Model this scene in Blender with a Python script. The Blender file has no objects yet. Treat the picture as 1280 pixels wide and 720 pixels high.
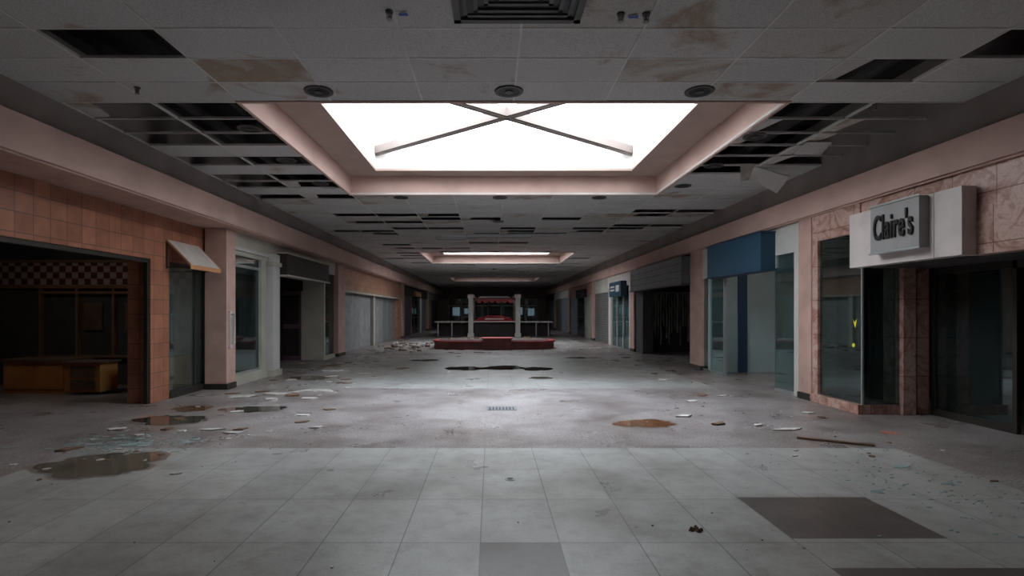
import bpy, math, random
from mathutils import Matrix, Vector
random.seed(7)
scene = bpy.context.scene
try:
    scene.view_settings.view_transform = 'Standard'
except Exception:
    pass

# ------------------------------------------------------------------ materials
def new_mat(name):
    m = bpy.data.materials.new(name); m.use_nodes = True
    nt = m.node_tree
    for n in list(nt.nodes): nt.nodes.remove(n)
    out = nt.nodes.new('ShaderNodeOutputMaterial')
    return m, nt, out

def N(nt, t, **kw):
    n = nt.nodes.new(t)
    for k, v in kw.items(): setattr(n, k, v)
    return n

def noise(nt, vec, scale, detail=4.0, rough=0.55, dist=0.0):
    n = N(nt, 'ShaderNodeTexNoise')
    n.inputs['Scale'].default_value = scale
    n.inputs['Detail'].default_value = detail
    n.inputs['Roughness'].default_value = rough
    n.inputs['Distortion'].default_value = dist
    nt.links.new(vec, n.inputs['Vector'])
    return n.outputs['Fac']

def ramp(nt, fac, stops):
    r = N(nt, 'ShaderNodeValToRGB')
    el = r.color_ramp.elements
    el[0].position, el[0].color = stops[0][0], (*stops[0][1], 1)
    el[1].position, el[1].color = stops[-1][0], (*stops[-1][1], 1)
    for p, c in stops[1:-1]:
        e = el.new(p); e.color = (*c, 1)
    nt.links.new(fac, r.inputs['Fac'])
    return r.outputs['Color']

def mixc(nt, a, b, fac=None, mode='MIX', f=1.0):
    m = N(nt, 'ShaderNodeMix', data_type='RGBA', blend_type=mode)
    m.inputs[0].default_value = f
    if fac is not None: nt.links.new(fac, m.inputs[0])
    for s, i in ((a, 6), (b, 7)):
        if isinstance(s, tuple): m.inputs[i].default_value = (*s, 1)
        else: nt.links.new(s, m.inputs[i])
    return m.outputs[2]

def pos(nt):
    return N(nt, 'ShaderNodeNewGeometry').outputs['Position']

def wallvec(nt, off=(0, 0)):
    s = N(nt, 'ShaderNodeSeparateXYZ'); nt.links.new(pos(nt), s.inputs[0])
    a = N(nt, 'ShaderNodeMath', operation='ADD')
    nt.links.new(s.outputs[0], a.inputs[0]); nt.links.new(s.outputs[1], a.inputs[1])
    c = N(nt, 'ShaderNodeCombineXYZ')
    a2 = N(nt, 'ShaderNodeMath', operation='ADD'); a2.inputs[1].default_value = off[0]
    nt.links.new(a.outputs[0], a2.inputs[0])
    a3 = N(nt, 'ShaderNodeMath', operation='ADD'); a3.inputs[1].default_value = off[1]
    nt.links.new(s.outputs[2], a3.inputs[0])
    nt.links.new(a2.outputs[0], c.inputs[0]); nt.links.new(a3.outputs[0], c.inputs[1])
    return c.outputs[0]

def brick(nt, vec, w, h, c1, c2, mortar, ms=0.006, offset=0.0, bias=0.0):
    b = N(nt, 'ShaderNodeTexBrick'); b.offset = offset; b.squash = 1.0
    b.inputs['Scale'].default_value = 1.0
    b.inputs['Brick Width'].default_value = w
    b.inputs['Row Height'].default_value = h
    b.inputs['Mortar Size'].default_value = ms
    b.inputs['Mortar Smooth'].default_value = 0.1
    b.inputs['Bias'].default_value = bias
    b.inputs['Color1'].default_value = (*c1, 1)
    b.inputs['Color2'].default_value = (*c2, 1)
    b.inputs['Mortar'].default_value = (*mortar, 1)
    nt.links.new(vec, b.inputs['Vector'])
    return b

def principled(nt, out, col, rough=0.6, metal=0.0, bump=None, bstr=0.2, roughsock=None, spec=0.5):
    p = N(nt, 'ShaderNodeBsdfPrincipled')
    if isinstance(col, tuple): p.inputs['Base Color'].default_value = (*col, 1)
    else: nt.links.new(col, p.inputs['Base Color'])
    p.inputs['Roughness'].default_value = rough
    p.inputs['Metallic'].default_value = metal
    p.inputs['Specular IOR Level'].default_value = spec
    if roughsock is not None: nt.links.new(roughsock, p.inputs['Roughness'])
    if bump is not None:
        b = N(nt, 'ShaderNodeBump'); b.inputs['Strength'].default_value = bstr
        b.inputs['Distance'].default_value = 0.01
        nt.links.new(bump, b.inputs['Height']); nt.links.new(b.outputs[0], p.inputs['Normal'])
    nt.links.new(p.outputs[0], out.inputs[0])
    return p

def plain(name, col, rough=0.6, var=0.25, scale=2.0, metal=0.0, spec=0.4, bs=0.08):
    m, nt, out = new_mat(name)
    n = noise(nt, pos(nt), scale, 6)
    lo = tuple(c * (1 - var) for c in col); hi = tuple(min(1, c * (1 + var * .6)) for c in col)
    c = ramp(nt, n, [(0.3, lo), (0.7, hi)])
    n2 = noise(nt, pos(nt), scale * 25, 3)
    principled(nt, out, c, rough, metal, n2 if bs else None, bs, spec=spec)
    return m

def emis(name, col, s):
    m, nt, out = new_mat(name)
    e = N(nt, 'ShaderNodeEmission'); e.inputs[0].default_value = (*col, 1); e.inputs[1].default_value = s
    nt.links.new(e.outputs[0], out.inputs[0]); return m

def glassmat(name, tint=(.72, .82, .82), refl=0.10, film=.07):
    m, nt, out = new_mat(name)
    t = N(nt, 'ShaderNodeBsdfTransparent'); t.inputs[0].default_value = (*tint, 1)
    g = N(nt, 'ShaderNodeBsdfGlossy'); g.inputs['Roughness'].default_value = 0.02
    g.inputs[0].default_value = (.8, .9, .9, 1)
    lw = N(nt, 'ShaderNodeLayerWeight'); lw.inputs[0].default_value = 0.25
    mp = N(nt, 'ShaderNodeMapRange'); mp.inputs[3].default_value = refl; mp.inputs[4].default_value = 0.7
    nt.links.new(lw.outputs['Fresnel'], mp.inputs[0])
    mx = N(nt, 'ShaderNodeMixShader')
    nt.links.new(mp.outputs[0], mx.inputs[0]); nt.links.new(t.outputs[0], mx.inputs[1]); nt.links.new(g.outputs[0], mx.inputs[2])
    d = N(nt, 'ShaderNodeBsdfDiffuse'); d.inputs[0].default_value = (.35, .42, .41, 1)
    dn = ramp(nt, noise(nt, pos(nt), 1.3, 6), [(0.35, (.01, .01, .01)), (0.75, (film, film, film))])
    mx2 = N(nt, 'ShaderNodeMixShader')
    nt.links.new(dn, mx2.inputs[0]); nt.links.new(mx.outputs[0], mx2.inputs[1]); nt.links.new(d.outputs[0], mx2.inputs[2])
    nt.links.new(mx2.outputs[0], out.inputs[0])
    return m

TX0, TW = -0.075, 0.55
TY0, TH = 6.4, 0.875
def floor_tile(name, c1, c2, grout):
    m, nt, out = new_mat(name)
    mp = N(nt, 'ShaderNodeMapping'); mp.inputs['Location'].default_value = (-TX0 + 100 * TW, -TY0 + 100 * TH, 0)
    P = pos(nt); nt.links.new(P, mp.inputs[0])
    b = brick(nt, mp.outputs[0], TW, TH, c1, c2, grout, 0.0045)
    g1 = ramp(nt, noise(nt, P, 0.45, 9, 0.68), [(0.34, (.66, .64, .61)), (0.6, (1, 1, 1))])
    g2 = ramp(nt, noise(nt, P, 5, 9, 0.75), [(0.33, (.74, .72, .69)), (0.54, (1, 1, 1))])
    g3 = ramp(nt, noise(nt, P, 60, 3, 0.6), [(0.35, (.85, .85, .85)), (0.6, (1, 1, 1))])
    c = mixc(nt, mixc(nt, mixc(nt, b.outputs['Color'], g1, mode='MULTIPLY'), g2, mode='MULTIPLY'), g3, mode='MULTIPLY')
    r = ramp(nt, noise(nt, P, 1.5, 6), [(0.3, (.26, .26, .26)), (0.7, (.5, .5, .5))])
    principled(nt, out, c, 0.4, 0, noise(nt, P, 8, 5), 0.06, r)
    return m
M_tile = floor_tile('terrazzo_light', (.40, .39, .375), (.345, .335, .325), (.15, .145, .14))
M_tdark = floor_tile('terrazzo_dark', (.12, .10, .093), (.105, .088, .082), (.06, .055, .05))

def granular():
    m, nt, out = new_mat('granular_floor')
    P = pos(nt)
    f = ramp(nt, noise(nt, P, 38, 6, 0.85), [(0.38, (.09, .07, .068)), (0.5, (.24, .208, .20)), (0.62, (.46, .42, .41))])
    g1 = ramp(nt, noise(nt, P, 0.8, 8, 0.68), [(0.34, (.5, .45, .42)), (0.58, (1, 1, 1))])
    c = mixc(nt, f, g1, mode='MULTIPLY')
    mp = N(nt, 'ShaderNodeMapping'); mp.inputs['Location'].default_value = (-TX0 + 80.8, 80, 0); nt.links.new(P, mp.inputs[0])
    b = brick(nt, mp.outputs[0], 0.808, 0.8, (1, 1, 1), (.94, .94, .94), (.7, .69, .67), 0.004)
    c = mixc(nt, c, b.outputs['Color'], mode='MULTIPLY')
    r = ramp(nt, noise(nt, P, 1.1, 6), [(0.3, (.22, .22, .22)), (0.7, (.46, .46, .46))])
    principled(nt, out, c, 0.4, 0, noise(nt, P, 40, 4), 0.1, r)
    return m
M_gran = granular()

def ceil_mat(name, col, stain):
    m, nt, out = new_mat(name)
    P = pos(nt)
    st = ramp(nt, noise(nt, P, 1.1, 6, 0.6, 0.6), [(0.62 - stain, col), (0.70 - stain * .8, (col[0] * .70, col[1] * .56, col[2] * .46)), (0.75, (col[0] * .85, col[1] * .8, col[2] * .72))])
    g = ramp(nt, noise(nt, P, 70, 4, 0.8), [(0.38, (.66, .66, .66)), (0.52, (1, 1, 1))])
    c = mixc(nt, st, g, mode='MULTIPLY')
    principled(nt, out, c, 0.95, 0, noise(nt, P, 50, 3), 0.3, spec=0.1)
    return m
M_c = [ceil_mat('acoustic_tile_a', (.58, .56, .555), 0.0), ceil_mat('acoustic_tile_b', (.535, .52, .512), 0.02), ceil_mat('acoustic_tile_stained', (.53, .505, .48), 0.11)]
M_tbar = plain('painted_tbar', (.62, .60, .58), .6)
M_pink = plain('pink_plaster', (.55, .375, .325), .75, .15, 1.2)
M_pink2 = plain('pink_plaster_pilaster', (.48, .305, .26), .7, .2, 2.5)
M_taupe = plain('taupe_wall', (.28, .24, .225), .85, .2, 1.2)
M_white = plain('shaft_white', (.80, .77, .75), .8, .05, 1)
M_beam = plain('beam_tan', (.24, .20, .185), .7, .1)
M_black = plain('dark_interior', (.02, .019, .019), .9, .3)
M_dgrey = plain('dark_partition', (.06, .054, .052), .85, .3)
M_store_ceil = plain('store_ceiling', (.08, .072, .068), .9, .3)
M_beige = plain('beige_paint', (.40, .38, .33), .6, .15)
M_offw = plain('offwhite_paint', (.50, .49, .47), .6, .12)
M_signwhite = plain('sign_panel_white', (.60, .53, .51), .5, .14, 3)
M_signgrey = plain('sign_box_grey', (.30, .29, .285), .5, .15)
M_letter = plain('sign_letter_black', (.015, .014, .014), .4, .1)
M_blue = plain('blue_sign', (.016, .058, .098), .5, .15)
M_teal = plain('pale_teal_wall', (.33, .40, .41), .7, .1)
M_navy = plain('navy_strip', (.02, .045, .09), .5, .1)
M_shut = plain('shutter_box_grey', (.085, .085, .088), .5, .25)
M_brown = plain('dark_brown_sign', (.028, .02, .019), .6, .2, spec=.2)
M_wood = plain('orange_wood', (.50, .19, .06), .5, .25, 3)
M_shelfwood = plain('shelf_wood', (.22, .11, .06), .6, .25, 3)
M_dwood = plain('dark_wood', (.13, .075, .05), .5, .25, 3)
M_frame = plain('bronze_frame', (.05, .045, .04), .4, .1, metal=.5)
M_alu = plain('aluminium_frame', (.40, .41, .41), .4, .1, metal=.6)
M_glass = glassmat('shop_glass')
M_glassd = glassmat('shop_glass_dark', (.45, .52, .52), .12, .04)
M_orange = plain('awning_orange', (.46, .22, .10), .7, .1)
M_canvas = plain('awning_canvas', (.50, .45, .41), .8, .15, 4)
M_red = plain('red_dark', (.14, .02, .02), .45, .3, 3)
M_redb = plain('red_bright', (.34, .03, .035), .45, .2, 2)
M_soil = plain('planter_soil', (.05, .035, .03), .9, .4, 8)
M_water = plain('puddle_water', (.05, .042, .034), .03, .3, spec=1.0, bs=0)
M_rust = plain('puddle_rust', (.13, .06, .03), .05, .4, spec=.8, bs=0)
M_damp = plain('damp_stain', (.13, .108, .082), .08, .4, spec=.7, bs=0)
M_ringdamp = plain('damp_rim', (.18, .15, .13), .3, .4, 6)
M_deb = plain('debris_tile', (.46, .43, .40), .9, .3, 8)
M_debb = plain('debris_brown', (.15, .09, .06), .9, .4, 8)
M_shard = plain('glass_shard', (.30, .38, .365), .12, .3, 8)
M_metal = plain('grey_metal', (.25, .25, .25), .45, .2, metal=.7)
M_lampdark = plain('downlight_well', (.012, .012, .012), .5, .1)
M_ring = plain('downlight_ring', (.08, .072, .072), .5, .1)
M_tape = plain('blue_tape', (.03, .10, .42), .5, .1)
M_yellow = plain('yellow_reflection', (.75, .7, .05), .5, .1)  # colour of the yellow reflection painted on the window
M_purple = plain('plum_paint', (.085, .05, .075), .6, .2)
M_streak = plain('torn_strip', (.32, .32, .30), .8, .3)
M_spray = plain('orange_spray_paint', (.6, .14, .06), .7, .3)
M_sky = emis('skylight_diffuser', (.88, .95, 1.0), 9.6)
M_sky_b = emis('skylight_diffuser_behind', (.90, .95, 1.0), 2.5)
M_sky_far = emis('skylight_diffuser_far', (.90, .93, 1.0), 2.2)  # emission set lower than the main diffuser
M_exit = emis('lit_window', (.75, .85, 1.0), 0.6)
M_taupe_l = plain('coffer_ledge', (.42, .31, .27), .8, .1)
M_bluemetal = plain('blue_grey_metal', (.08, .14, .24), .5, .1)

def tilemat(name, w, h, c1, c2, mort, rough=.35, ms=.008, off=0):
    m, nt, out = new_mat(name)
    b = brick(nt, wallvec(nt, (100 * w, 0)), w, h, c1, c2, mort, ms, off)
    g = ramp(nt, noise(nt, pos(nt), 3, 6), [(0.3, (.65, .62, .6)), (0.65, (1, 1, 1))])
    c = mixc(nt, b.outputs['Color'], g, mode='MULTIPLY')
    principled(nt, out, c, rough, 0, b.outputs['Fac'], -0.4)
    return m
M_terra = tilemat('terracotta_tile', .28, .26, (.42, .175, .105), (.31, .125, .075), (.17, .08, .055), ms=.007)
M_peach = tilemat('peach_tile', .45, .3, (.50, .28, .19), (.43, .24, .16), (.25, .14, .1))
M_panel = tilemat('pale_panel', .9, 8, (.32, .32, .32), (.25, .26, .265), (.08, .08, .08), .5, .015)
M_bpanel = tilemat('pale_blue_panel', .9, 8, (.27, .32, .36), (.23, .27, .31), (.1, .11, .12), .5, .015)
M_slat = tilemat('shutter_slats', 8, .12, (.17, .165, .16), (.15, .145, .14), (.05, .05, .05), .5, .012)
M_redt = tilemat('red_ceramic', .25, .16, (.24, .032, .03), (.18, .022, .022), (.06, .02, .02), .35, .008)

def marble():
    m, nt, out = new_mat('pink_marble')
    P = pos(nt)
    n = noise(nt, P, 2.2, 9, 0.7, 2.2)
    c = ramp(nt, n, [(0.3, (.20, .09, .07)), (0.45, (.42, .23, .185)), (0.55, (.60, .42, .37)), (0.66, (.34, .17, .135))])
    b = brick(nt, wallvec(nt, (60, 0)), .6, .6, (1, 1, 1), (.85, .82, .8), (.35, .25, .2), .006)
    c = mixc(nt, c, b.outputs['Color'], mode='MULTIPLY')
    principled(nt, out, c, .3, 0)
    return m
M_marble = marble()

def checker():
    m, nt, out = new_mat('checker_band')
    mp = N(nt, 'ShaderNodeMapping'); mp.inputs['Location'].default_value = (0.03, 0.05, 0.03); nt.links.new(pos(nt), mp.inputs[0])
    c = N(nt, 'ShaderNodeTexChecker'); c.inputs['Scale'].default_value = 7.2
    c.inputs['Color1'].default_value = (.34, .25, .22, 1); c.inputs['Color2'].default_value = (.10, .02, .018, 1)
    nt.links.new(mp.outputs[0], c.inputs[0])
    principled(nt, out, c.outputs[0], .4)
    return m
M_check = checker()

# ------------------------------------------------------------------ mesh builder
class B:
    def __init__(s): s.v = []; s.f = []; s.m = []; s.mats = []
    def mi(s, mat):
        if mat not in s.mats: s.mats.append(mat)
        return s.mats.index(mat)
    def poly(s, pts, mat):
        k = len(s.v); s.v += [tuple(p) for p in pts]; s.f.append(list(range(k, k + len(pts)))); s.m.append(s.mi(mat)); return s
    def box(s, x0, x1, y0, y1, z0, z1, mat):
        x0, x1 = sorted((x0, x1)); y0, y1 = sorted((y0, y1)); z0, z1 = sorted((z0, z1))
        k = len(s.v)
        s.v += [(x0, y0, z0), (x1, y0, z0), (x1, y1, z0), (x0, y1, z0), (x0, y0, z1), (x1, y0, z1), (x1, y1, z1), (x0, y1, z1)]
        for q in ((0, 3, 2, 1), (4, 5, 6, 7), (0, 1, 5, 4), (1, 2, 6, 5), (2, 3, 7, 6), (3, 0, 4, 7)):
            s.f.append([k + i for i in q]); s.m.append(s.mi(mat))
        return s
    def ext(s, pts, vec, mat):
        n = len(pts); k = len(s.v); v = Vector(vec)
        s.v += [tuple(p) for p in pts] + [tuple(Vector(p) + v) for p in pts]
        s.f.append(list(range(k, k + n))[::-1]); s.m.append(s.mi(mat))
        s.f.append(list(range(k + n, k + 2 * n))); s.m.append(s.mi(mat))
        for i in range(n):
            j = (i + 1) % n
            s.f.append([k + i, k + j, k + n + j, k + n + i]); s.m.append(s.mi(mat))
        return s
    def cyl(s, c, r, h, mat, n=20, axis='Z', r2=None):
        r2 = r if r2 is None else r2; k = len(s.v)
        for rr, t in ((r, 0), (r2, h)):
            for i in range(n):
                a = 2 * math.pi * i / n; u, w = rr * math.cos(a), rr * math.sin(a)
                p = {'Z': (u, w, t), 'X': (t, u, w), 'Y': (w, t, u)}[axis]
                s.v.append((c[0] + p[0], c[1] + p[1], c[2] + p[2]))
        mi = s.mi(mat)
        s.f.append(list(range(k, k + n))[::-1]); s.m.append(mi)
        s.f.append(list(range(k + n, k + 2 * n))); s.m.append(mi)
        for i in range(n):
            j = (i + 1) % n
            s.f.append([k + i, k + j, k + n + j, k + n + i]); s.m.append(mi)
        return s
    def tube(s, a, b, r, mat, n=8):
        a, b = Vector(a), Vector(b); d = (b - a).normalized()
        u = d.orthogonal().normalized(); w = d.cross(u)
        pts = [a + (u * math.cos(2 * math.pi * i / n) + w * math.sin(2 * math.pi * i / n)) * r for i in range(n)]
        return s.ext(pts, b - a, mat)
    def make(s, name, bevel=0):
        xs = [p[0] for p in s.v]; ys = [p[1] for p in s.v]; zs = [p[2] for p in s.v]
        o = ((min(xs) + max(xs)) / 2, (min(ys) + max(ys)) / 2, min(zs))
        me = bpy.data.meshes.new(name)
        me.from_pydata([(p[0] - o[0], p[1] - o[1], p[2] - o[2]) for p in s.v], [], s.f)
        for m in s.mats: me.materials.append(m)
        me.polygons.foreach_set('material_index', s.m)
        me.update()
        ob = bpy.data.objects.new(name, me); ob.location = o
        scene.collection.objects.link(ob)
        if bevel:
            bv = ob.modifiers.new('bevel', 'BEVEL'); bv.width = bevel; bv.segments = 2; bv.limit_method = 'ANGLE'
        return ob

YB, YE = -14.0, 58.0
CZ = 4.2
# ------------------------------------------------------------------ floor
LZ = [(-11.0, 6.4), (11.4, 20.0), (27.0, 34.0), (42.0, 52.0)]
DT = [(-.075, .475, 2.9, 3.775), (2.125, 3.225, 3.84, 4.7), (2.125, 4.4, 2.3, 3.4)]
xs = sorted({-11.5, 11.5, -4.75, 4.75} | {d[0] for d in DT} | {d[1] for d in DT})
ys = sorted({YB, YE + 3} | {a for z in LZ for a in z} | {d[2] for d in DT} | {d[3] for d in DT})
b = B()
for i in range(len(xs) - 1):
    for j in range(len(ys) - 1):
        cx, cy = (xs[i] + xs[i + 1]) / 2, (ys[j] + ys[j + 1]) / 2
        m = M_gran
        if abs(cx) < 4.75 and any(a < cy < c for a, c in LZ): m = M_tile
        if any(d[0] < cx < d[1] and d[2] < cy < d[3] for d in DT): m = M_tdark
        b.poly([(xs[i], ys[j], 0), (xs[i + 1], ys[j], 0), (xs[i + 1], ys[j + 1], 0), (xs[i], ys[j + 1], 0)], m)
b.make('floor')

# ------------------------------------------------------------------ ceiling grid
CX0, CW, CY0, CH = -3.1, 1.125, 6.75, 0.585
PITCH = 29 * CH
def cell(x, y): return (math.floor((x - CX0) / CW), math.floor((y - CY0) / CH))
missing = set()
def miss(x0, x1, y):
    x = x0 + .3
    while x < x1:
        missing.add(cell(x, y)); x += CW * .9
for a in [(-4.4, -3.9, 5.05), (-5.3, -3.7, 6.95), (-5.3, -3.7, 7.5), (-5.3, -3.7, 8.3), (-5.2, -3.7, 9.3), (-5.2, -3.8, 10.5), (-5.2, -3.8, 11.0), (-5.2, -3.8, 12.2),
          (4.2, 5.2, 5.9), (4.5, 5.5, 5.3), (4.0, 5.5, 7.1), (4.0, 5.5, 7.7), (4.0, 5.5, 8.3), (4.0, 5.5, 8.9), (4.0, 5.5, 9.6), (3.8, 4.6, 10.2),
          (4.0, 5.5, 13.8), (4.0, 5.0, 14.4), (-2.0, 0.2, 15.1), (-4.2, -2.8, 15.8), (0, 1, 17.2), (-3, -1.5, 17.2), (-1.5, 1.5, 18.6), (1.8, 3, 15.1), (-4.2, -1.8, 14.4), (2.9, 4.2, 17.8)]: miss(*a)
for _ in range(72):
    y = random.uniform(16, 45); x = random.uniform(-5, 4.2)
    miss(x, x + random.choice([.6, 1.2, 2.0]), y)
LIPX0, LIPX1 = CX0, CX0 + 6 * CW
tiles, bars = B(), B()
jmin = math.floor((YB - CY0) / CH); jmax = math.ceil((YE - CY0) / CH)
for j in range(jmin, jmax):
    insky = 0 <= (j % 29) < 9
    for i in range(-2, 8):
        if insky and 0 <= i < 6: continue
        x0, y0 = CX0 + i * CW, CY0 + j * CH
        x1, y1 = x0 + CW, y0 + CH
        g = .009
        if (i, j) not in missing:
            m = random.choices(M_c, [5, 3, 2.0])[0]
            dz = random.uniform(0, .004)
            tiles.box(x0 + g, x1 - g, y0 + g, y1 - g, CZ + .001 + dz, CZ + .02 + dz, m)
        elif random.random() < .35:
            tiles.ext([(x0 + g, y0 + g, CZ + .02), (x0 + .3 * CW, y0 + g, CZ + .02 ), (x0 + .2 * CW, y1 - g, CZ + .03), (x0 + g, y1 - g, CZ + .02)], (0, 0, .018), M_c[2])
        bars.box(x0 - .011, x0 + .011, y0, y1, CZ - .002, CZ + .03, M_tbar)
        bars.box(x0, x1, y0 - .011, y0 + .011, CZ - .0015, CZ + .031, M_tbar)
tiles.make('ceiling')
bars.make('trim_ceiling_grid')

def skylight(k):
    y0 = CY0 + k * PITCH; y1 = y0 + 9 * CH
    X0, X1 = LIPX0, LIPX1
    ix0, ix1, iy0, iy1 = X0 + .65, X1 - .67, y0 + .45, y1 - .47
    zl, zt = 4.6, 5.45
    t = .05
    b = B()
    b.box(X0 - t, X0, y0 - t, y1 + t, CZ - .015, zl, M_pink); b.box(X1, X1 + t, y0 - t, y1 + t, CZ - .015, zl, M_pink)
    b.box(X0, X1, y0 - t, y0, CZ - .015, zl, M_pink); b.box(X0, X1, y1, y1 + t, CZ - .015, zl, M_pink)
    b.box(X0 - t, ix0, y0 - t, y1 + t, zl, zl + t, M_taupe_l); b.box(ix1, X1 + t, y0 - t, y1 + t, zl, zl + t, M_taupe_l)
    b.box(ix0, ix1, y0 - t, iy0, zl, zl + t, M_taupe_l); b.box(ix0, ix1, iy1, y1 + t, zl, zl + t, M_taupe_l)
    b.box(ix0 - t, ix0, iy0 - t, iy1 + t, zl + t, zt, M_white); b.box(ix1, ix1 + t, iy0 - t, iy1 + t, zl + t, zt, M_white)
    b.box(ix0, ix1, iy0 - t, iy0, zl + t, zt, M_white); b.box(ix0, ix1, iy1, iy1 + t, zl + t, zt, M_white)
    for (ax, ay), (bx, by) in (((ix0, iy0), (ix1, iy1)), ((ix1, iy0), (ix0, iy1))):
        d = Vector((bx - ax, by - ay, 0)).normalized(); w = Vector((-d.y, d.x, 0)) * .085
        A, C = Vector((ax, ay, 4.94)), Vector((bx, by, 4.94))
        b.ext([A - w, C - w, C + w, A + w], (0, 0, .16), M_beam)
        w = w * .4
        A.z = C.z = 4.925
        b.ext([A - w, C - w, C + w, A + w], (0, 0, .015), M_beam)
    yb = y0 + .55
    for bx, s in ((-1.3, 1), (1.62, -1)):
        P = [(bx - .20 * s, yb, 4.44), (bx + .24 * s, yb, 4.44), (bx + .16 * s, yb, 4.58), (bx + .0 * s, yb, 4.58), (bx - .20 * s, yb, 4.44)]
        for p, q in zip(P[:-1], P[1:]): b.tube(p, q, .017, M_bluemetal)
        b.tube((bx - .20 * s, yb, 4.44), (bx + .12 * s, yb, 4.57), .011, M_bluemetal)
        b.tube((bx + .08 * s, yb, 4.58), (bx + .08 * s, yb, zt), .012, M_bluemetal)
    b.box(ix0 - t, ix1 + t, iy0 - t, iy1 + t, zt, zt + .04, {-1: M_sky_b, 2: M_sky_far}.get(k, M_sky))
    ob = b.make('skylight')
    if k in (0, 1):
        l = bpy.data.lights.new('daylight_beam', 'AREA'); l.shape = 'RECTANGLE'; l.size = 4.6; l.size_y = 3.0
        l.energy = 150 if k == 0 else 80; l.color = (.62, .80, 1.0); l.spread = math.radians(75)
        o = bpy.data.objects.new('daylight_beam', l); scene.collection.objects.link(o)
        o.parent = ob; o.matrix_parent_inverse = Matrix.Translation(ob.location).inverted()
        o.location = ((ix0 + ix1) / 2, (iy0 + iy1) / 2 + .4, zt - .03)
for k in (-1, 0, 1, 2): skylight(k)
b = B()
edges = [YB]
for k in (-1, 0, 1, 2):
    y0 = CY0 + k * PITCH; edges += [y0, y0 + 9 * CH]
edges.append(YE)
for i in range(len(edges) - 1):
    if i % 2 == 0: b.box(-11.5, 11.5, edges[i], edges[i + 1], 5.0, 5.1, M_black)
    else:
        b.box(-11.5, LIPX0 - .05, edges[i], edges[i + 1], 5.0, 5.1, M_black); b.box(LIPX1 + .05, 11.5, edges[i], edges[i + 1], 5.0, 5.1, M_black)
b.make('roof_deck')
b = B()
for x, r in ((-4.6, .09), (4.9, .12), (-3.9, .04), (4.3, .04)):
    b.tube((x, YB + .5, 4.75), (x, YE - .5, 4.75), r, M_dgrey, 12)
b.make('plenum_pipes')

def downlight(x, y):
    b = B()
    n = 24
    for (r0, z0, r1, z1, m) in ((.10, CZ + .14, .125, CZ - .012, M_lampdark), (.125, CZ - .012, .165, CZ - .014, M_ring), (.165, CZ - .014, .17, CZ + .0, M_ring)):
        for i in range(n):
            a, c = 2 * math.pi * i / n, 2 * math.pi * (i + 1) / n
            b.poly([(x + r0 * math.cos(a), y + r0 * math.sin(a), z0), (x + r0 * math.cos(c), y + r0 * math.sin(c), z0), (x + r1 * math.cos(c), y + r1 * math.sin(c), z1), (x + r1 * math.cos(a), y + r1 * math.sin(a), z1)], m)
    b.cyl((x, y, CZ - .009), .126, .004, M_lampdark, 24)
    b.cyl((x, y, CZ - .02), .05, .012, M_ring, 12)
    b.make('recessed_downlight')
for x, y in [(-2.03, 6.4), (.21, 6.4), (2.45, 6.4), (-3.42, 7.7), (3.9, 8.05), (-3.5, 9.3), (-3.45, 11.0), (3.95, 9.65), (3.95, 11.2),
             (-2.05, 12.35), (.2, 12.35), (2.45, 12.35), (-2.05, 23.4), (.2, 23.4), (2.45, 23.4), (.2, 15.6), (-2, 29.5), (2.4, 29.5), (.2, 33)]:
    downlight(x, y)

b = B(); cx, cy, zz = .23, 4.3, CZ - .01
for k in range(6):
    h = .56 - k * .09; t = .035 if k else .06
    z1 = zz
    for sx0, sx1, sy0, sy1 in ((-h, h, -h, -h + t), (-h, h, h - t, h), (-h, -h + t, -h, h), (h - t, h, -h, h)):
        b.box(cx + sx0, cx + sx1, cy + sy0, cy + sy1, z1 - .015 + (k % 2) * .006, z1 + .008, M_ring)
b.box(cx - .5, cx + .5, cy - .5, cy + .5, zz + .004, zz + .012, M_lampdark)
b.make('air_vent')

def sprinkler(x, y, tape):
    b = B()
    b.cyl((x, y, CZ - .01), .035, .01, M_ring, 16).cyl((x, y, CZ - .07), .012, .06, M_metal, 10).cyl((x, y, CZ - .075), .028, .006, M_metal, 14)
    for s in (-1, 1): b.tube((x + s * .025, y, CZ - .02), (x + s * .012, y, CZ - .07), .005, M_metal, 6)
    if tape: b.ext([(x + .07, y + .03, CZ - .012), (x + .15, y + .0, CZ - .018), (x + .16, y + .03, CZ - .026), (x + .08, y + .05, CZ - .015)], (0, 0, .004), M_tape)
    b.make('ceiling_sprinkler')
for x, y, t in [(-.88, 4.7, 1), (1.35, 4.74, 0), (1.13, 4.74, 1), (4.8, 6.8, 0), (-4.1, 6.3, 0)]: sprinkler(x, y, t)

b = B()
b.ext([(4.7, 9.7, 4.19), (5.35, 9.75, 4.02), (5.3, 10.1, 3.8), (4.95, 10.0, 3.95)], (.01, .0, .015), M_c[1])
b.ext([(4.35, 9.5, 4.19), (4.6, 9.5, 4.19), (4.55, 9.6, 3.93), (4.4, 9.6, 3.9)], (.01, .012, 0), M_c[2])
b.make('hanging_ceiling_tile')
b = B()
b.ext([(4.8, 8.3, 4.19), (5.2, 8.3, 4.19), (5.15, 8.5, 4.05), (4.75, 8.55, 4.08)], (.01, .012, 0), M_c[0])
b.make('hanging_ceiling_tile')

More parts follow.
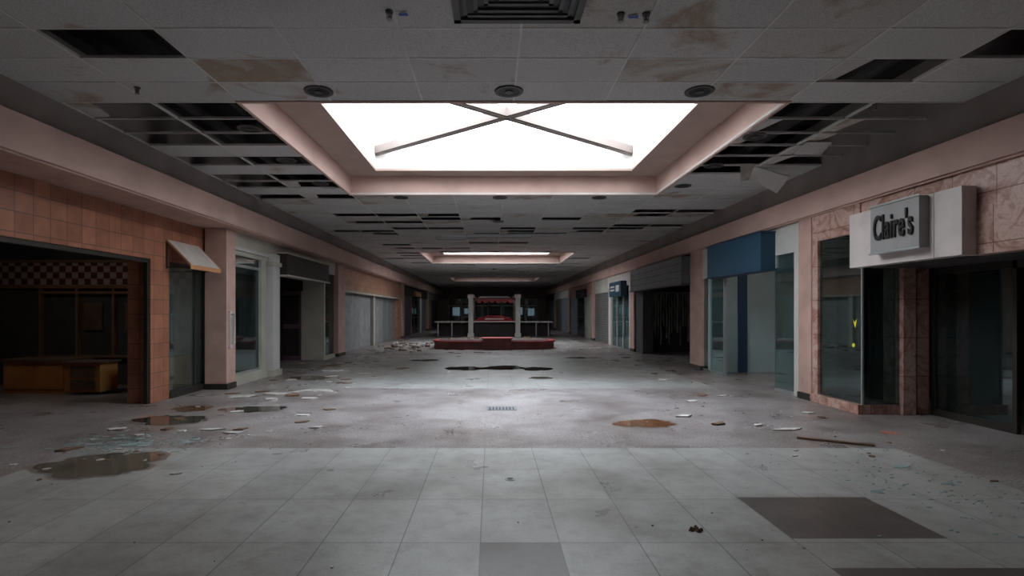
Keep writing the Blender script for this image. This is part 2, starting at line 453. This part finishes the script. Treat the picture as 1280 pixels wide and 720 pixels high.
# ------------------------------------------------------------------ room shell
BL, BR = -5.2, 5.7
b = B(); b.box(BL, -6.1, YB, YE, 3.36, 3.8, M_pink); b.box(BL - .03, -6.1, YB, YE, 3.33, 3.36, M_pink2)
b.make('trim_bulkhead_left', .01)
b = B(); b.box(BR, 6.6, YB, YE, 3.33, 3.74, M_pink); b.box(BR + .03, 6.6, YB, YE, 3.30, 3.33, M_pink2)
b.make('trim_bulkhead_right', .01)
b = B(); b.box(-5.35, -5.45, YB, YE, 3.8, 5.0, M_taupe); b.make('wall_left_upper')
b = B(); b.box(5.87, 5.97, YB, YE, 3.74, 5.0, M_taupe); b.make('wall_right_upper')
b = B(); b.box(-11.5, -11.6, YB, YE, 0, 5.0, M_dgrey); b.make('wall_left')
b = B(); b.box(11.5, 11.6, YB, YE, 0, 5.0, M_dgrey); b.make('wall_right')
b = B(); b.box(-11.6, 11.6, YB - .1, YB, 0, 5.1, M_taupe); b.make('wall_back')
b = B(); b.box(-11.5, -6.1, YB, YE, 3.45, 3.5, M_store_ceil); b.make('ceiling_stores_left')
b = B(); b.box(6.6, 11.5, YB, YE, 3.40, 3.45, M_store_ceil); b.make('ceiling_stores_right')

LP = [(4.4, 4.8), (11.2, 11.6), (19.4, 20.3), (33.4, 34.2), (47, 47.8)]
RP = [(2.8, 3.2), (9.76, 10.17), (14.9, 15.7), (21.9, 22.5), (30.6, 31.3), (40, 40.7), (49, 49.7)]
for a, c in LP:
    b = B(); b.box(-5.45, -5.9, a, c, .12, 3.33, M_pink2); b.box(-5.43, -5.9, a - .01, c + .01, 0, .12, M_frame); b.make('pilaster', .008)
for a, c in RP:
    b = B(); b.box(5.74, 6.2, a, c, .12, 3.30, M_pink2); b.box(5.72, 6.2, a - .01, c + .01, 0, .12, M_frame); b.make('pilaster', .008)
k = 0
for y in (-6, 4.5, 12.0, 19.9, 33.8, 47.4):
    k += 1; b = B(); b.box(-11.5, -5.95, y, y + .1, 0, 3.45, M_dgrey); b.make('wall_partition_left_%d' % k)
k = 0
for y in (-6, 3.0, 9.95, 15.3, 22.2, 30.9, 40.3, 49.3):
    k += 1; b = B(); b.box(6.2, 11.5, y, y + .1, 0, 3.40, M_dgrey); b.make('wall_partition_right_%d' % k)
b = B(); b.box(-5.6, -5.9, YB + .05, 4.35, 0, 3.33, M_panel); b.make('storefront_shutter')
b = B(); b.box(5.8, 6.1, YB + .05, 2.75, 0, 3.30, M_panel); b.make('storefront_shutter')

# ------------------------------------------------------------------ LEFT 1 : terracotta restaurant
b = B()
b.box(-5.95, -6.1, 4.8, 11.75, 2.53, 3.33, M_terra)
b.box(-5.95, -6.35, 9.5, 10.05, 0, 2.53, M_terra)
b.box(-5.95, -6.35, 4.8, 5.6, 0, 2.53, M_terra)
b.box(-6.0, -6.3, 11.5, 11.78, .0, 2.53, M_terra)
b.box(-5.97, -6.03, 9.44, 9.5, 0, 2.53, M_frame)
b.box(-5.93, -6.08, 10.05, 11.5, 0, .12, M_frame)
b.box(-5.95, -6.05, 10.05, 11.5, 2.45, 2.53, M_frame)
for y in (10.06, 10.95): b.box(-5.97, -6.02, y, y + .035, .12, 2.45, M_frame)
b.box(-5.99, -6.0, 10.09, 11.5, .12, 2.45, M_glass)
b.box(-5.97, -6.06, 5.6, 9.44, 2.46, 2.53, M_frame)
b.make('terracotta_tiled_storefront')
b = B()
b.ext([(-5.94, 9.95, 2.93), (-5.5, 9.95, 2.47), (-5.5, 9.95, 2.44), (-5.94, 9.95, 2.90)], (0, 1.1, 0), M_canvas)
b.ext([(-5.49, 9.95, 2.47), (-5.51, 9.95, 2.47), (-5.51, 9.95, 2.39), (-5.49, 9.95, 2.39)], (0, 1.1, 0), M_orange)
for y in (9.96, 11.02):
    b.tube((-5.94, y, 2.42), (-5.51, y, 2.42), .012, M_frame); b.tube((-5.94, y, 2.9), (-5.94, y, 2.4), .012, M_frame)
for y in (9.945, 11.04): b.ext([(-5.94, y, 2.94), (-5.49, y, 2.48), (-5.49, y, 2.43), (-5.94, y, 2.89)], (0, .015, 0), M_orange)
b.make('shop_awning')
b = B()
b.box(-11.4, -6.4, 11.93, 11.99, 2.18, 2.68, M_check)
b.box(-11.4, -6.4, 11.90, 11.99, 2.12, 2.18, M_shelfwood); b.box(-11.4, -6.4, 11.90, 11.99, 2.68, 2.74, M_shelfwood)
for x in (-9.9, -9.1, -8.3, -7.5, -6.9): b.box(x, x + .05, 11.9, 11.99, .6, 2.12, M_shelfwood)
for z in (.6, 2.0): b.box(-9.9, -6.85, 11.88, 11.99, z, z + .05, M_shelfwood)
for x in (-8.9, -8.0): b.box(x - .05, x + .35, 11.95, 11.985, 1.2, 1.8, M_dwood)
b.make('wall_display_shelving')
b = B()
b.box(-9.6, -8.35, 10.7, 11.3, 0, .62, M_wood); b.box(-9.65, -8.3, 10.65, 11.35, .62, .67, M_dwood)
for x in (-9.55, -8.95): b.box(x, x + .55, 10.685, 10.7, .08, .56, M_wood)
b.make('wooden_counter', .006)
b = B()
b.box(-8.2, -7.55, 10.5, 11.0, .05, .6, M_wood); b.box(-8.25, -7.5, 10.45, 11.05, .6, .64, M_dwood)
b.box(-8.12, -7.63, 10.48, 10.5, .1, .3, M_dwood); b.box(-8.12, -7.63, 10.48, 10.5, .34, .55, M_dwood)
b.make('drawer_unit', .006)
b = B()
b.box(-7.0, -6.35, 10.6, 11.4, 0, .7, M_wood); b.box(-7.03, -6.32, 10.57, 11.43, .7, .74, M_dwood)
b.box(-6.95, -6.4, 10.585, 10.6, .08, .62, M_dwood)
b.make('wooden_cabinet', .006)
b = B()
yy = 11.32
P = [(-5.41, yy, 1.55), (-5.34, yy, 1.55), (-5.34, yy, .95), (-5.41, yy, .95)]
for p, q in zip(P[:-1], P[1:]): b.tube(p, q, .018, M_offw)
b.box(-5.448, -5.41, yy - .05, yy + .05, .85, 1.62, M_offw)
b.make('pull_handle')

# ------------------------------------------------------------------ LEFT 2 : beige store
b = B()
b.box(-5.55, -5.8, 11.62, 14.0, 2.85, 3.33, M_beige)
b.box(-5.5, -5.8, 11.62, 14.0, 2.95, 3.02, M_offw)
b.box(-5.55, -5.75, 11.62, 11.75, 0, 2.85, M_beige)
b.box(-5.55, -5.8, 13.15, 13.4, 0, 2.85, M_beige)
b.box(-5.52, -5.8, 11.62, 13.4, 0, .2, M_beige)
b.box(-5.6, -5.66, 11.75, 13.15, .2, .26, M_alu); b.box(-5.6, -5.66, 11.75, 13.15, 2.6, 2.66, M_alu)
b.box(-5.62, -5.63, 11.75, 13.15, .2, 2.85, M_glassd)
b.box(-5.42, -5.85, 13.5, 13.95, 0, 3.05, M_offw)
b.box(-5.38, -5.9, 13.45, 14.0, 2.75, 2.85, M_beige); b.box(-5.38, -5.9, 13.45, 14.0, 0, .15, M_beige)
b.box(-5.55, -5.8, 14.0, 19.4, 2.9, 3.33, M_beige)
b.box(-5.55, -6.25, 18.05, 18.2, 0, 2.9, M_beige)
b.box(-6.25, -7.6, 18.05, 18.15, 2.3, 2.9, M_brown)
b.box(-6.3, -7.1, 18.07, 18.12, 0, 2.3, M_purple)
b.box(-6.38, -7.02, 18.04, 18.07, .15, 1.05, M_brown); b.box(-6.38, -7.02, 18.04, 18.07, 1.2, 2.15, M_brown)
b.box(-6.25, -6.3, 18.04, 18.14, 0, 2.3, M_beige)
b.box(-7.1, -7.6, 18.05, 18.15, 0, 2.3, M_brown)
b.box(-5.62, -5.63, 18.2, 19.4, .1, 2.9, M_glass)
b.box(-5.55, -5.75, 18.2, 19.4, 0, .12, M_beige)
b.box(-6.9, -7.0, 13.9, 18.05, 0, 3.33, M_brown)
b.make('beige_storefront')
b = B()
b.box(-5.25, -5.5, 13.98, 17.6, 2.55, 3.1, M_brown)
for z in (2.52, 3.1): b.box(-5.22, -5.5, 13.96, 17.65, z, z + .04, M_beige)
b.make('fascia_sign')

# ------------------------------------------------------------------ LEFT 3,4,5
b = B()
b.box(-5.55, -5.8, 20.3, 33.4, 2.4, 3.33, M_peach)
b.box(-5.5, -5.6, 20.3, 33.4, 2.36, 2.44, M_beige)
b.box(-5.75, -5.85, 20.3, 26, 0, 2.4, M_panel)
b.box(-5.6, -5.85, 25.9, 26.2, 0, 2.4, M_beige)
b.box(-5.8, -5.85, 26.2, 32.6, 0, 2.4, M_panel)
b.box(-5.6, -5.85, 29.2, 29.4, 0, 2.4, M_alu); b.box(-5.55, -5.85, 32.6, 33.4, 0, 2.4, M_peach)
b.make('panelled_storefront')
b = B()
b.box(-5.55, -5.8, 34.2, 47, 2.7, 3.33, M_brown)
b.box(-5.6, -5.85, 34.2, 38, 0, 2.7, M_purple); b.box(-5.6, -5.85, 38, 38.4, 0, 2.7, M_peach)
b.box(-5.7, -5.75, 38.4, 43, 0, 2.7, M_glassd); b.box(-5.6, -5.85, 43, 43.6, 0, 2.7, M_offw); b.box(-5.65, -5.85, 43.6, 47, 0, 2.7, M_slat)
b.box(-5.4, -5.55, 39, 42, 2.75, 3.1, M_orange)
b.make('plum_storefront')
b = B()
b.box(-5.55, -5.8, 47.8, YE - .05, 2.7, 3.33, M_offw); b.box(-5.6, -5.85, 47.8, 51, 0, 2.7, M_peach); b.box(-5.7, -5.8, 51, 57, 0, 2.7, M_slat)
b.make('shuttered_storefront')

# ------------------------------------------------------------------ RIGHT 1 : marble store
b = B()
b.box(5.76, 6.0, 8.5, 9.76, 2.85, 3.30, M_marble)
b.box(5.78, 6.0, 3.2, 8.5, 2.85, 3.30, M_marble)
b.box(5.76, 5.95, 3.2, 6.6, 2.28, 2.85, M_marble)
b.box(5.76, 5.95, 9.6, 9.76, 0, 2.85, M_marble)
b.box(5.72, 6.4, 8.48, 9.76, 0, .15, M_marble)
b.box(5.80, 5.81, 8.5, 9.6, .15, 2.85, M_glassd)
b.box(5.80, 6.38, 8.5, 8.51, .15, 2.3, M_glassd)
b.box(5.79, 5.82, 8.49, 8.52, .15, 2.3, M_alu)
b.box(6.38, 6.58, 8.42, 8.85, 0, 2.3, M_marble); b.box(6.58, 6.66, 8.6, 8.85, 0, 2.3, M_frame); b.box(6.66, 6.84, 8.5, 8.85, 0, 2.3, M_marble)
b.box(5.96, 7.4, 4.6, 8.6, 2.28, 2.85, M_dgrey)
# recessed glazed entrance
for y in (4.72, 5.9, 7.1, 8.42): b.box(6.86, 6.92, y, y + .06, 0, 2.28, M_frame)
b.box(6.86, 6.92, 4.72, 8.48, 2.18, 2.28, M_frame); b.box(6.86, 6.92, 4.72, 5.9, 0, .1, M_frame); b.box(6.86, 6.92, 7.16, 8.42, 0, .1, M_frame)
b.box(6.885, 6.895, 4.78, 5.9, .1, 2.18, M_glassd); b.box(6.885, 6.895, 7.16, 8.42, .1, 2.18, M_glassd)
b.box(5.76, 5.95, 3.2, 4.4, 0, 2.28, M_marble); b.box(5.76, 6.9, 4.4, 4.7, 0, 2.28, M_marble)
b.make('marble_clad_storefront')
b = B()
b.box(5.58, 5.755, 6.45, 8.47, 2.28, 3.10, M_signwhite)
for y in (6.85,): b.box(5.575, 5.58, y, y + .008, 2.28, 3.10, M_signgrey)
b.make('sign_fascia_panel', .008)
sign = B().box(5.45, 5.575, 6.93, 7.82, 2.43, 3.09, M_signgrey).box(5.435, 5.45, 6.91, 7.84, 2.41, 2.44, M_alu).box(5.435, 5.45, 6.91, 7.84, 3.08, 3.11, M_alu).make('shop_sign', .006)
cu = bpy.data.curves.new('lettering', 'FONT'); cu.body = "Claire's"; cu.size = .42; cu.extrude = .012; cu.offset = .006; cu.align_x = 'CENTER'; cu.align_y = 'CENTER'
cu.space_character = 1.04
cu.materials.append(M_letter)
t = bpy.data.objects.new('lettering', cu); scene.collection.objects.link(t)
MW = Matrix(((0, 0, -1, 5.435), (-.55, 0, 0, 7.375), (0, 1.15, 0, 2.76), (0, 0, 0, 1)))
t.parent = sign; t.matrix_parent_inverse = Matrix.Translation(sign.location).inverted(); t.matrix_basis = MW
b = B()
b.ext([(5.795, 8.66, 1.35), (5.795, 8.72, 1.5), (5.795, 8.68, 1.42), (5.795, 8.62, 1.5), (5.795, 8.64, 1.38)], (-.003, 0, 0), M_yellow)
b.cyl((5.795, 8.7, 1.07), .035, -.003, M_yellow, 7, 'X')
b.make('painted_window_reflection')  # yellow reflection in the glass, put in as flat coloured shapes

# ------------------------------------------------------------------ RIGHT 2
b = B()
b.box(5.80, 6.0, 10.17, 11.1, 2.75, 3.30, M_offw)
b.box(5.80, 6.0, 10.17, 10.42, 0, 2.75, M_offw)
b.box(5.80, 6.0, 11.1, 14.9, 2.5, 3.30, M_offw)
b.box(5.83, 5.84, 10.42, 11.15, .06, 2.75, M_glass); b.box(5.8, 5.87, 10.42, 11.15, 0, .06, M_alu)
b.box(5.82, 6.3, 11.15, 11.16, .06, 2.5, M_glass)
b.box(5.80, 6.55, 14.45, 14.55, 0, 3.30, M_teal); b.box(6.55, 6.78, 14.4, 14.55, 0, 2.9, M_navy); b.box(6.78, 7.8, 14.45, 14.55, 0, 3.3, M_teal)
b.box(7.7, 7.8, 10.2, 14.45, 0, 3.3, M_teal)
b.box(5.83, 5.84, 13.6, 14.9, .06, 2.5, M_glass); b.box(5.8, 5.87, 13.6, 14.9, 0, .06, M_alu)
b.box(5.8, 5.87, 13.55, 13.6, 0, 2.5, M_alu)
b.make('teal_storefront')
b = B()
b.box(5.5, 5.8, 11.1, 13.85, 2.47, 3.23, M_blue)
for z in (2.44, 3.22): b.box(5.48, 5.8, 11.07, 13.88, z, z + .03, M_navy)
b.make('blue_fascia_sign', .005)

# ------------------------------------------------------------------ RIGHT 3
b = B()
b.box(5.8, 6.0, 15.7, 21.9, 2.4, 3.30, M_brown)
b.box(5.8, 8.6, 21.75, 21.85, 0, 3.0, M_black)
b.box(5.8, 6.2, 20.8, 21.9, 0, 2.4, M_dgrey)
b.box(5.8, 5.95, 15.7, 15.9, 0, 2.4, M_frame)
b.make('stripped_storefront')
b = B()
b.box(5.5, 5.8, 15.75, 21.5, 2.42, 3.22, M_shut)
for z in (2.6, 2.8, 3.0): b.box(5.49, 5.5, 15.75, 21.5, z, z + .015, M_dgrey)
b.box(5.47, 5.8, 15.7, 21.55, 2.38, 2.43, M_frame)
b.make('roller_shutter_box')
b = B()
for i in range(20):
    x = 6.3 + i * .11; h = random.uniform(1.2, 2.2); z1 = 2.35
    w = random.uniform(.015, .04); segs = 6
    L = [(x - w + random.uniform(-.02, .02), 21.6, z1 - h * s / segs) for s in range(segs + 1)]
    R = [(x + w + random.uniform(-.02, .02), 21.6, z1 - h * s / segs) for s in range(segs + 1)]
    b.ext(L + R[::-1], (0, .01, 0), M_streak)
b.box(6.3, 8.5, 21.58, 21.64, 2.35, 2.4, M_metal)
b.make('torn_hanging_strips')

# ------------------------------------------------------------------ RIGHT 4..7
b = B()
b.box(5.8, 6.0, 22.5, 27, 2.75, 3.3, M_signwhite); b.box(5.82, 5.98, 22.5, 23.0, 0, 2.75, M_signwhite); b.box(5.82, 5.98, 26.5, 27, 0, 2.75, M_signwhite)
b.box(5.93, 5.97, 23.0, 26.5, 0, 2.75, M_teal)
b.box(5.89, 5.895, 23.0, 26.5, 0, 2.75, M_glass)
for y in (23.0, 24.1, 25.3, 26.4): b.box(5.85, 5.95, y, y + .08, 0, 2.75, M_signwhite)
b.box(5.8, 6.0, 27, 30.6, 2.6, 3.3, M_beige); b.box(5.85, 5.95, 27, 30.6, 0, 2.6, M_slat)
b.make('white_storefront')
b = B().box(5.55, 5.8, 23.3, 25.6, 2.3, 2.95, M_blue)
b.box(5.535, 5.55, 23.6, 24.2, 2.5, 2.78, M_signwhite).box(5.535, 5.55, 24.5, 25.3, 2.55, 2.62, M_signwhite).box(5.535, 5.55, 24.5, 25.3, 2.7, 2.77, M_signwhite)
b.make('blue_fascia_sign')
b = B()
b.box(5.8, 6.0, 31.3, 40, 2.6, 3.3, M_peach); b.box(5.85, 5.95, 31.3, 34, 0, 2.6, M_beige); b.box(5.85, 5.95, 34, 34.3, 0, 2.6, M_frame)
b.box(5.88, 5.95, 34.3, 37, 0, 2.6, M_glassd); b.box(5.85, 5.95, 37, 40, 0, 2.6, M_bpanel); b.box(5.6, 5.8, 33, 36, 2.5, 3.0, M_brown)
b.make('beige_storefront')
b = B()
b.box(5.8, 6.0, 40.7, 49, 2.7, 3.3, M_offw); b.box(5.85, 5.95, 40.7, 45, 0, 2.7, M_bpanel); b.box(5.85, 5.95, 45, 49, 0, 2.7, M_slat)
b.box(5.8, 6.0, 49.7, YE - .05, 2.7, 3.3, M_brown); b.box(5.85, 5.95, 49.7, YE - .05, 0, 2.7, M_panel)
b.make('panelled_storefront')

# ------------------------------------------------------------------ far end wall
b = B()
b.box(-11.5, 11.5, YE, YE + .2, 3.0, 5.0, M_taupe)
b.box(-11.5, -4.6, YE, YE + .2, 0, 3.0, M_beige); b.box(5.0, 11.5, YE, YE + .2, 0, 3.0, M_beige)
b.box(-11.5, 11.5, YE + 2.8, YE + 3, 0, 5.0, M_black)
b.make('wall_far')
b = B()
for x in (-4.6, -3.2, -1.8, -.4, 1.0, 2.4, 3.7, 4.9): b.box(x, x + .1, YE + .02, YE + .12, 0, 3.0, M_alu)
b.box(-4.6, 5.0, YE + .02, YE + .12, 2.2, 2.35, M_alu); b.box(-4.6, 5.0, YE + .02, YE + .12, .0, .2, M_alu); b.box(-4.6, 5.0, YE + .02, YE + .12, 1.0, 1.08, M_alu)
b.box(-4.6, 5.0, YE + .06, YE + .07, 0, 3, M_glassd)
b.make('window_far_entrance')
b = B()
for x0, x1, z0, z1 in ((-4.3, -3.5, 1.2, 2.1), (-3.0, -2.4, 1.4, 2.0), (3.0, 3.5, 1.3, 2.1), (4.1, 4.8, 1.2, 2.0)):
    b.box(x0, x1, YE + 2.7, YE + 2.78, z0, z1, M_exit)
    b.box(x0 - .05, x1 + .05, YE + 2.74, YE + 2.79, z0 - .05, z1 + .05, M_alu)
b.make('window_far_exit')

# ------------------------------------------------------------------ red planter
def octa(x0, x1, y0, y1, c):
    return [(x0 + c, y0), (x1 - c, y0), (x1, y0 + c), (x1, y1 - c), (x1 - c, y1), (x0 + c, y1), (x0, y1 - c), (x0, y0 + c)]
b = B()
def osl(x0, x1, y0, y1, c, z0, z1, m): b.ext([(p[0], p[1], z0) for p in octa(x0, x1, y0, y1, c)], (0, 0, z1 - z0), m)
osl(-2.5, 2.75, 23.2, 25.8, .7, 0, .30, M_redt)
osl(-2.56, 2.81, 23.14, 25.86, .72, .30, .36, M_redb)
osl(-2.3, 2.55, 23.4, 25.6, .6, .36, .38, M_soil)
b.box(-.35, .85, 22.95, 23.9, 0, .46, M_redt); b.box(-.4, .9, 22.9, 23.95, .46, .50, M_redb)
for i in range(30):
    x, y = random.uniform(-2, 2.3), random.uniform(24.0, 25.2)
    h = random.uniform(.03, .1); b.cyl((x, y, .37), random.uniform(.04, .12), h, M_debb, 6, r2=.02)
b.make('red_tiled_planter')

# ------------------------------------------------------------------ kiosk
b = B()
for x in (-1.3, 1.7):
    for y in (34.8, 38.5):
        b.box(x - .15, x + .15, y - .15, y + .15, 0, 2.5, M_offw)
        b.box(x - .20, x + .20, y - .20, y + .20, 2.5, 2.72, M_signwhite); b.box(x - .20, x + .20, y - .20, y + .20, 0, .25, M_offw)
b.box(-3.6, 3.9, 35.9, 36.1, 0, .85, M_brown); b.box(-3.7, 4.0, 35.4, 36.2, .92, .99, M_signwhite)
for x in (-3.5, -2.6, 2.9, 3.7): b.box(x, x + .07, 35.45, 35.52, 0, .92, M_alu)
b.box(-3.6, -3.2, 36.1, 40, 0, .85, M_brown); b.box(3.5, 3.9, 36.1, 40, 0, .85, M_brown)
for y in (34.8, 38.5): b.box(-1.15, 1.55, y - .08, y + .08, 2.36, 2.5, M_red)
for i in range(6):
    x = -.95 + i * .4
    b.ext([(x, 34.6, 2.37), (x + .38, 34.6, 2.37), (x + .32, 34.6, 2.22), (x + .19, 34.6, 2.14), (x + .06, 34.6, 2.22)], (0, .04, 0), M_redb)
b.ext([(-1.05, 34.6, 2.37), (1.45, 34.6, 2.37), (1.1, 36.6, 2.62), (-.7, 36.6, 2.62)], (0, 0, .03), M_red)
b.ext([(-1.1, 34.7, 1.0), (1.5, 34.7, 1.0), (1.3, 34.9, 1.18), (.75, 35.0, 1.36), (-.35, 35.0, 1.36), (-.9, 34.9, 1.18)], (0, 1.2, 0), M_redb)
b.box(-.4, .8, 34.66, 34.7, 1.12, 1.2, M_signwhite)
b.box(-1.14, 1.54, 34.6, 34.68, .95, 1.02, M_signwhite)
b.box(-1.1, 1.5, 34.9, 35.3, 0, .95, M_brown)
b.make('food_kiosk')

# ------------------------------------------------------------------ puddles and debris
def blob(name, x, y, rx, ry, mat, z=.004, n=48, jag=.22):
    ph = [random.uniform(0, 6.28) for _ in range(5)]
    pts = []
    for i in range(n):
        a = 2 * math.pi * i / n
        r = 1 + jag * (math.sin(2 * a + ph[0]) * .4 + math.sin(3 * a + ph[1]) * .35 + math.sin(5 * a + ph[2]) * .3 + math.sin(9 * a + ph[3]) * .22 + math.sin(14 * a + ph[4]) * .15)
        pts.append((x + rx * r * math.cos(a), y + ry * r * math.sin(a), z))
    b = B(); b.poly(pts, mat)
    b.poly([(x + (p[0] - x) * 1.1 + random.uniform(-.01, .01), y + (p[1] - y) * 1.12, z - .002) for p in pts], M_ringdamp)
    return b.make(name)
blob('water_puddle', 2.2, 7.8, .42, .28, M_rust)
blob('water_puddle', -4.75, 8.05, .5, .36, M_water)
blob('water_puddle', -3.9, 8.95, .48, .3, M_water)
blob('water_puddle', -4.1, 5.72, .62, .42, M_damp)
blob('water_puddle', -4.95, 9.0, .32, .26, M_rust)
blob('water_puddle', -.75, 15.4, .5, .55, M_water)
blob('water_puddle', .35, 15.6, .6, .6, M_water)
blob('water_puddle', 1.3, 15.3, .4, .5, M_water)
blob('water_puddle', -2.2, 18.0, .5, .3, M_damp)
blob('water_puddle', 1.2, 13.2, .3, .2, M_damp)
blob('water_puddle', 3.2, 19, .6, .3, M_damp)
blob('water_puddle', -4.4, 13.2, .5, .4, M_damp)

def scrap(b, x, y, w, d, mat, z=0, th=.015):
    a = random.uniform(0, 3.14); n = random.randint(4, 7); pts = []
    tilt = random.uniform(-.05, .1)
    for i in range(n):
        t = 2 * math.pi * i / n + random.uniform(-.25, .25); r = random.uniform(.7, 1.1)
        u, v = w / 2 * r * math.cos(t), d / 2 * r * math.sin(t)
        pts.append((x + u * math.cos(a * .25) - v * math.sin(a * .25), y + u * math.sin(a * .25) + v * math.cos(a * .25), z + max(0, u * tilt)))
    b.ext(pts, (0, 0, th), mat)
b = B()
for x, y, w, d, m in [(4.05, 7.4, .52, .16, M_deb), (3.75, 7.65, .2, .1, M_deb), (3.25, 7.75, .3, .14, M_debb), (2.95, 8.3, .3, .15, M_deb), (-4.2, 10.6, .5, .3, M_deb), (-3.8, 10.4, .35, .3, M_debb),
                      (-3.6, 11.0, .7, .3, M_deb), (-4.6, 10.9, .4, .2, M_debb), (-2.75, 7.9, .3, .15, M_debb), (-2.65, 8.9, .2, .15, M_debb), (-4.3, 14.8, .7, .4, M_deb), (-4.8, 16, .6, .5, M_debb),
                      (-2.5, 15.3, .5, .3, M_debb), (-4.8, 22.5, .6, .5, M_deb),
                      (4.6, 24, .8, .5, M_deb), (4.7, 19, .5, .3, M_debb), (-3.2, 21, .5, .3, M_deb), (-4.9, 6.3, .3, .15, M_debb), (4.1, 12.8, .4, .2, M_deb), (5.0, 8.6, .25, .12, M_deb),
                      (-4.7, 10.2, .6, .35, M_deb), (-4.0, 9.9, .25, .2, M_deb), (-2.4, 7.5, .18, .1, M_deb), (-2.9, 8.4, .25, .12, M_deb), (-3.4, 7.4, .2, .1, M_debb), (-5.1, 7.4, .3, .2, M_deb)]:
    scrap(b, x, y, w, d, m, 0, random.uniform(.012, .03))
for _ in range(420):
    s = random.choice((-1, -1, 1)); x = s * abs(random.gauss(4.1, .8)); y = random.uniform(5, 34)
    if abs(x) > 5.3 or abs(x) < 2.9: continue
    scrap(b, x, y, random.uniform(.02, .12), random.uniform(.02, .08), random.choice((M_deb, M_deb, M_debb)), 0, .01)
for _ in range(45):
    s = random.choice((-1, -1, 1)); x = s * random.uniform(3.2, 5.1); y = random.uniform(7, 20)
    scrap(b, x, y, random.uniform(.12, .35), random.uniform(.08, .2), random.choice((M_deb, M_deb, M_debb)), 0, .015)
for _ in range(70):
    x, y = random.gauss(-3.9, .6), random.gauss(25, 1.8)
    if abs(x) < 5.3 and x < -2.9: scrap(b, x, y, random.uniform(.1, .5), random.uniform(.1, .3), random.choice((M_deb, M_debb)), 0, random.uniform(.02, .09))
for _ in range(200):
    x, y = random.uniform(-4.5, 4.5), random.uniform(2.6, 22)
    scrap(b, x, y, random.uniform(.008, .03), random.uniform(.008, .025), random.choice((M_deb, M_debb, M_debb)), 0, .005)
b.make('rubble_debris')
for side in (0, 1):
    b = B()
    for _ in range(520 if side == 0 else 170):
        if side == 0: x, y = random.gauss(-4.45, .45), random.gauss(6.65, .28)
        else: x, y = random.gauss(4.2, .5), random.gauss(4.9, .8)
        scrap(b, x, y, random.uniform(.01, .06), random.uniform(.008, .035), M_shard, 0, .004)
    for _ in range(26 if side == 0 else 3):
        x, y = (random.gauss(-4.5, .4), random.gauss(6.7, .2)) if side == 0 else (random.gauss(4.2, .4), random.gauss(5.2, .4))
        scrap(b, x, y, random.uniform(.1, .22), random.uniform(.06, .12), M_shard, 0, .004)
    b.make('broken_glass_debris')
b = B(); b.ext([(3.85, 6.85, 0), (4.55, 6.45, 0), (4.58, 6.5, 0), (3.88, 6.9, 0)], (0, 0, .025), M_debb); b.make('wood_batten')
b = B()
for i in range(9): b.cyl((1.5 + random.uniform(-.04, .04), 3.98 + random.uniform(-.03, .03), 0), random.uniform(.012, .025), random.uniform(.01, .03), M_debb, 6, r2=.008)
b.make('dry_leaf_clump')
b = B(); b.box(-.06, .42, 8.85, 9.15, 0, .006, M_metal)
for i in range(8): b.box(-.03 + i * .055, -.01 + i * .055, 8.88, 9.12, .006, .01, M_lampdark)
b.make('floor_grate')
b = B(); b.cyl((.18, 5.2, 0), .05, .006, M_metal, 16).cyl((.18, 5.2, .006), .03, .003, M_lampdark, 12); b.make('floor_drain')
b = B()
for x, y in ((-5.35, 8.2), (5.15, 7.1)):
    for i in range(3):
        b.ext([(x + i * .09, y, .001), (x + .03 + i * .09, y, .001), (x + .1 + i * .05, y + .2, .001), (x + .07 + i * .05, y + .2, .001)], (0, 0, .001), M_spray)
b.make('spray_paint_marking')

# ------------------------------------------------------------------ dim fill lights with panels, added to brighten the shop interiors
def shop_fill_light(x, y, z, p):
    b = B(); b.box(x - .6, x + .6, y - .15, y + .15, z, z + .05, M_offw); ob = b.make('fill_light_panel')
    l = bpy.data.lights.new('fill_light', 'AREA'); l.shape = 'RECTANGLE'; l.size = 1.1; l.size_y = .25; l.energy = p; l.color = (1, .9, .8)
    o = bpy.data.objects.new('fill_light', l); scene.collection.objects.link(o); o.location = (0, 0, -.01); o.parent = ob
shop_fill_light(-8.3, 9.6, 3.40, 8)
shop_fill_light(6.8, 12.6, 3.3, 10)

w = bpy.data.worlds.new('world'); scene.world = w; w.use_nodes = True
w.node_tree.nodes['Background'].inputs[0].default_value = (.6, .7, .8, 1)
w.node_tree.nodes['Background'].inputs[1].default_value = 0.3

cam = bpy.data.cameras.new('camera'); co = bpy.data.objects.new('camera', cam); scene.collection.objects.link(co)
co.location = (0, 0, 1.6); co.rotation_euler = (math.radians(90), 0, 0)
cam.sensor_width = 36; cam.lens = 680 / 1280 * 36
cam.shift_x = 26 / 1280; cam.shift_y = 30 / 1280
cam.clip_end = 200
scene.camera = co
